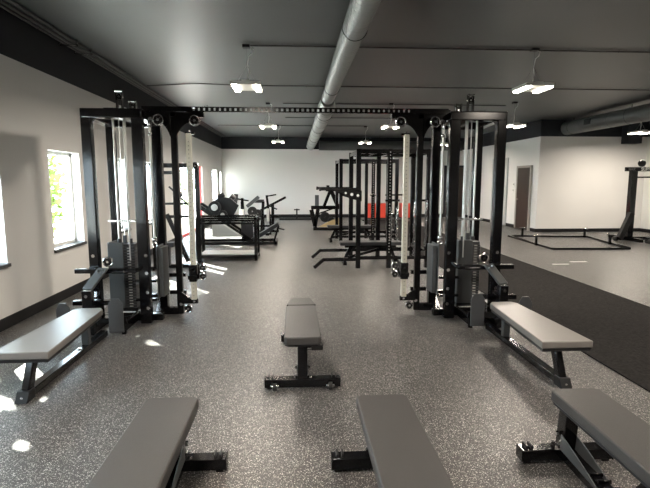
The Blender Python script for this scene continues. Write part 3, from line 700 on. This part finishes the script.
t = thing('chest_press', 'black plate-loaded press machine with upright pads behind the leg press', 'exercise machine', (-1.2, 14.5, 0))
M().box(-1.95, -.75, 14.45, 14.55, 0, .08).box(-1.9, -1.8, 14.2, 14.8, 0, .08).box(-.9, -.8, 14.2, 14.8, 0, .08).build('base', STEEL, t)
M().bar((-1.55, 14.5, .08), (-1.6, 14.5, 1.1), .08, .08).bar((-1.05, 14.5, .08), (-.98, 14.5, 1.0), .08, .08).build('column', STEEL, t)
M().bar((-1.80, 14.4, .92), (-1.76, 14.4, 1.22), .12, .08).build('side_pad', VSIDE, t, bevel=.01)
M().bar((-1.45, 14.4, .85), (-1.1, 14.4, 1.14), .2, .1).build('back_pad', GREYST, t, bevel=.01)
M().box(-1.5, -1.05, 14.25, 14.55, .45, .52).build('seat_pad', VSIDE, t, bevel=.01)
M().bar((-1.75, 14.4, 1.08), (-1.4, 14.4, 1.02), .04, .04).bar((-1.62, 14.45, .5), (-1.62, 14.45, 1.0), .05, .05).build('lever_arm', STEEL, t)
m = M(); disc(m, (-1.28, 14.2, .72), (0, 1, 0), .14, .06); disc(m, (-1.12, 14.2, .66), (0, 1, 0), .12, .06); m.build('weight_plate', [STEELM, CHROME], t, bevel=0)
M().cyl((-1.58, 14.15, .78), (-1.58, 14.15, .5), .07, 16).build('guide_sleeve', WHITEP, t, bevel=0)

t = thing('row_machine', 'black lever row machine with upright posts near the leg press foot end', 'exercise machine', (-.75, 15.2, 0))
M().bar((-.78, 15.2, 0), (-.92, 15.2, 1.16), .07, .07).bar((-1.02, 15.2, .05), (-1.05, 15.2, .95), .06, .06).build('column', STEEL, t)
M().bar((-.95, 15.2, 1.12), (-.62, 15.2, 1.18), .04, .04).bar((-.9, 15.2, .85), (-.6, 15.2, .72), .04, .04).bar((-.85, 15.2, .55), (-.55, 15.2, .5), .04, .04).build('handle', STEEL, t)
M().box(-1.25, -.55, 15.1, 15.3, 0, .07).build('base', STEEL, t)
M().box(-1.3, -1.0, 15.05, 15.25, .93, 1.03).build('chest_pad', VSIDE, t, bevel=.01)
M().box(-.92, -.84, 15.05, 15.15, .35, .75).build('shin_pad', SHINE, t)

t = thing('landmine_frame', 'black frame with long slanting bar right of the left machines', 'exercise machine', (-.7, 17, 0))
M().bar((-1.55, 17, .42), (-.36, 17, 1.04), .08, .08).build('slanting_bar', STEEL, t)
M().box(-.87, -.77, 16.95, 17.05, 0, .8).build('post', STEEL, t)
M().box(-1.7, -.78, 16.96, 17.04, .0, .07).box(-1.7, -1.62, 16.7, 17.3, 0, .07).box(-.88, -.78, 16.7, 17.3, 0, .07).build('base', STEEL, t)
M().box(-1.6, -1.5, 16.95, 17.05, .07, .5).build('pivot_post', STEEL, t)

# machine hidden behind the left tower
t = thing('lat_machine', 'black upright lat machine partly hidden behind the left cable tower', 'exercise machine', (-2.2, 9, 0))
M().box(-2.64, -2.56, 8.95, 9.05, 0, 1.92).box(-1.88, -1.80, 9.15, 9.25, 0, 1.92).build('upright', STEEL, t)
M().box(-2.64, -1.80, 9.0, 9.08, 1.84, 1.92).box(-1.88, -1.80, 9.0, 9.2, 1.84, 1.92).build('top_beam', STEEL, t)
M().box(-2.6, -2.25, 8.94, 9.0, 1.72, 1.78).box(-2.6, -2.0, 8.94, 9.0, 1.17, 1.21).box(-2.6, -1.95, 8.94, 9.0, .93, .98).build('cross_bar', STEEL, t)
M().bar((-2.36, 8.95, 1.0), (-2.0, 8.95, .12), .06, .07).bar((-2.3, 8.95, 1.5), (-1.85, 8.95, 1.05), .03, .03).build('diagonal_arm', STEEL, t)
M().box(-2.6, -1.75, 8.96, 9.04, 0, .07).box(-2.64, -2.56, 8.7, 9.3, 0, .07).box(-1.88, -1.80, 8.7, 9.3, 0, .07).build('base', STEEL, t)
M().box(-2.5, -2.2, 8.7, 8.95, .42, .5).box(-2.45, -2.3, 8.78, 8.9, .07, .42).build('seat_pad', VSIDE, t, bevel=.01)
pulley((-1.82, 8.95, 1.87), (0, 1, 0), .06, t)
pulley((-2.1, 8.9, 1.35), (0, 1, 0), .05, t)

# ------------------------------------------------------------------ far right: floor frame and rack
t = thing('floor_frame', 'low dark rectangular steel frame with short posts lying on the right floor', 'platform frame', (7, 12.2, 0))
P0, P1, P2, P3 = (6.05, 10.75), (7.83, 10.75), (8.45, 13.2), (6.5, 13.6)
P0, P1, P2, P3 = (5.98, 10.82), (7.8, 10.75), (8.3, 13.2), (6.12, 13.5)
for a, b in ((P0, P1), (P1, P2), (P2, P3), (P3, P0)):
    M().bar((*a, .03), (*b, .03), .06, .05).build('frame_bar', STEEL, t)
for (x, y) in ((6.5, 13.45), (5.97, 11.6), (8.2, 13.2), (7.95, 11.7)):
    po = M().box(x - .025, x + .025, y - .025, y + .025, 0, .24).build('short_post', STEEL, t)
    M().cyl((x - .08, y, .26), (x + .08, y, .26), .022, 12).build('post_cap', CHROME, po, bevel=0)

t = thing('squat_rack', 'tall black rack with lettered crossmember at the right edge of the view', 'power rack', (9.6, 12.5, 0))
for x in (9.02, 10.35):
    M().box(x - .075, x + .075, 12.45, 12.6, 0, 1.87).build('upright', STEEL, t, bevel=.006)
    M().box(x - .05, x + .05, 12.0, 13.3, 0, .09).build('base_foot', STEEL, t)
    M().bar((x - .3 if x < 9.5 else x + .3, 12.45, .06), (x - .02, 12.45, .75), .13, .13).build('diagonal_brace', STEELM, t)
    M().box(x - .12, x - .05, 12.40, 12.45, 1.28, 1.32).box(x - .1, x - .055, 12.4, 12.45, 1.45, 1.62).build('hook', STEEL, t)
M().box(8.6, 10.6, 12.4, 12.5, .02, .11).build('base_beam', STEEL, t)
M().cyl((8.62, 12.4, .06), (8.62, 12.5, .06), .06, 16).build('rubber_foot', RUBBER, t)
M().cyl((9.05, 12.5, 1.7), (10.35, 12.5, 1.7), .02, 12).build('pull_up_bar', STEEL, t, bevel=0)
M().box(8.72, 10.65, 12.42, 12.46, 1.855, 1.965).build('sign_plate', STEELM, t)
def text(s, size, loc, par, mat, name, rot=(R(90), 0, 0)):
    c = bpy.data.curves.new(name, 'FONT'); c.body = s; c.size = size; c.extrude = .002; c.offset = .004
    o = bpy.data.objects.new(name, c); COL.objects.link(o); dg = bpy.context.evaluated_depsgraph_get()
    me = bpy.data.meshes.new_from_object(o.evaluated_get(dg)); bpy.data.objects.remove(o); me.materials.clear(); me.materials.append(mat)
    o = bpy.data.objects.new(name, me); COL.objects.link(o); o.parent = par; o.rotation_euler = rot; o.location = Vector(loc) - Vector(par['_o']); return o
sp = text('SUPP', .12, (9.15, 12.415, 1.872), t, simple('sign_white', (.95, .95, .93), .4), 'lettering')
sp2 = text('MAX', .085, (8.8, 12.415, 1.88), t, simple('sign_grey', (.2, .2, .2), .5), 'lettering')
tag(M().ball((9.17, 12.44, 1.972 + .095), .095, 24).build('medicine_ball', RUBBER, bevel=0, org=(9.17, 12.44, 2.055)), 'black ball resting on top of the rack at the right edge', 'ball')
t = thing('plate_cart', 'low black sled with round feet in front of the right edge rack', 'sled', (9.4, 11.65, 0))
M().box(8.98, 9.9, 11.45, 11.53, .06, .16).box(8.98, 9.9, 11.75, 11.83, .06, .16).build('runner', STEEL, t)
for x in (9.05, 9.8): M().cyl((x, 11.42, .07), (x, 11.86, .07), .07, 18).build('roller', RUBBER, t)
for k, (x, y, a, b) in enumerate(((4.95, 8.9, .32, .06), (5.45, 9.15, .34, .07))):
    tag(M().box(x, x + a, y, y + b, 0, .003).build('floor_tape', WHITEP, bevel=0, org=(x, y, 0)), ['pale tape mark on the floor beyond the turf, left one', 'pale tape mark on the floor beyond the turf, right one'][k], 'tape', 'tape marks on the right floor')

# ------------------------------------------------------------------ light
sun = bpy.data.lights.new('sun', 'SUN'); sun.energy = 90; sun.angle = R(.4); sun.color = (1, .95, .86)
so = bpy.data.objects.new('sun', sun); COL.objects.link(so)
so.rotation_euler = Vector((1, -1.15, -.95)).to_track_quat('-Z', 'Y').to_euler()
w = bpy.data.worlds.new('world'); SC.world = w; w.use_nodes = True
bg = w.node_tree.nodes['Background']; bg.inputs[0].default_value = (.74, .87, 1.0, 1); bg.inputs[1].default_value = 17.0

# ------------------------------------------------------------------ camera
F = 482.0
cam = bpy.data.cameras.new('camera'); co = bpy.data.objects.new('camera', cam); COL.objects.link(co)
cam.sensor_width = 36; cam.lens = F / 650 * 36; cam.clip_start = .05; cam.clip_end = 300
co.location = (0, 0, 1.6); co.rotation_euler = (R(90 - 7.4467), 0, R(-3.4141))
SC.camera = co
SC.view_settings.view_transform = 'Standard'; SC.view_settings.look = 'None'; SC.view_settings.gamma = 1; SC.view_settings.use_curve_mapping = False
SC.view_settings.exposure = 0.25
SC.cycles.max_bounces = 10; SC.cycles.diffuse_bounces = 6; SC.cycles.use_denoising = True
SC.cycles.sample_clamp_indirect = 6
for o in SC.objects:
    if '_o' in o: del o['_o']
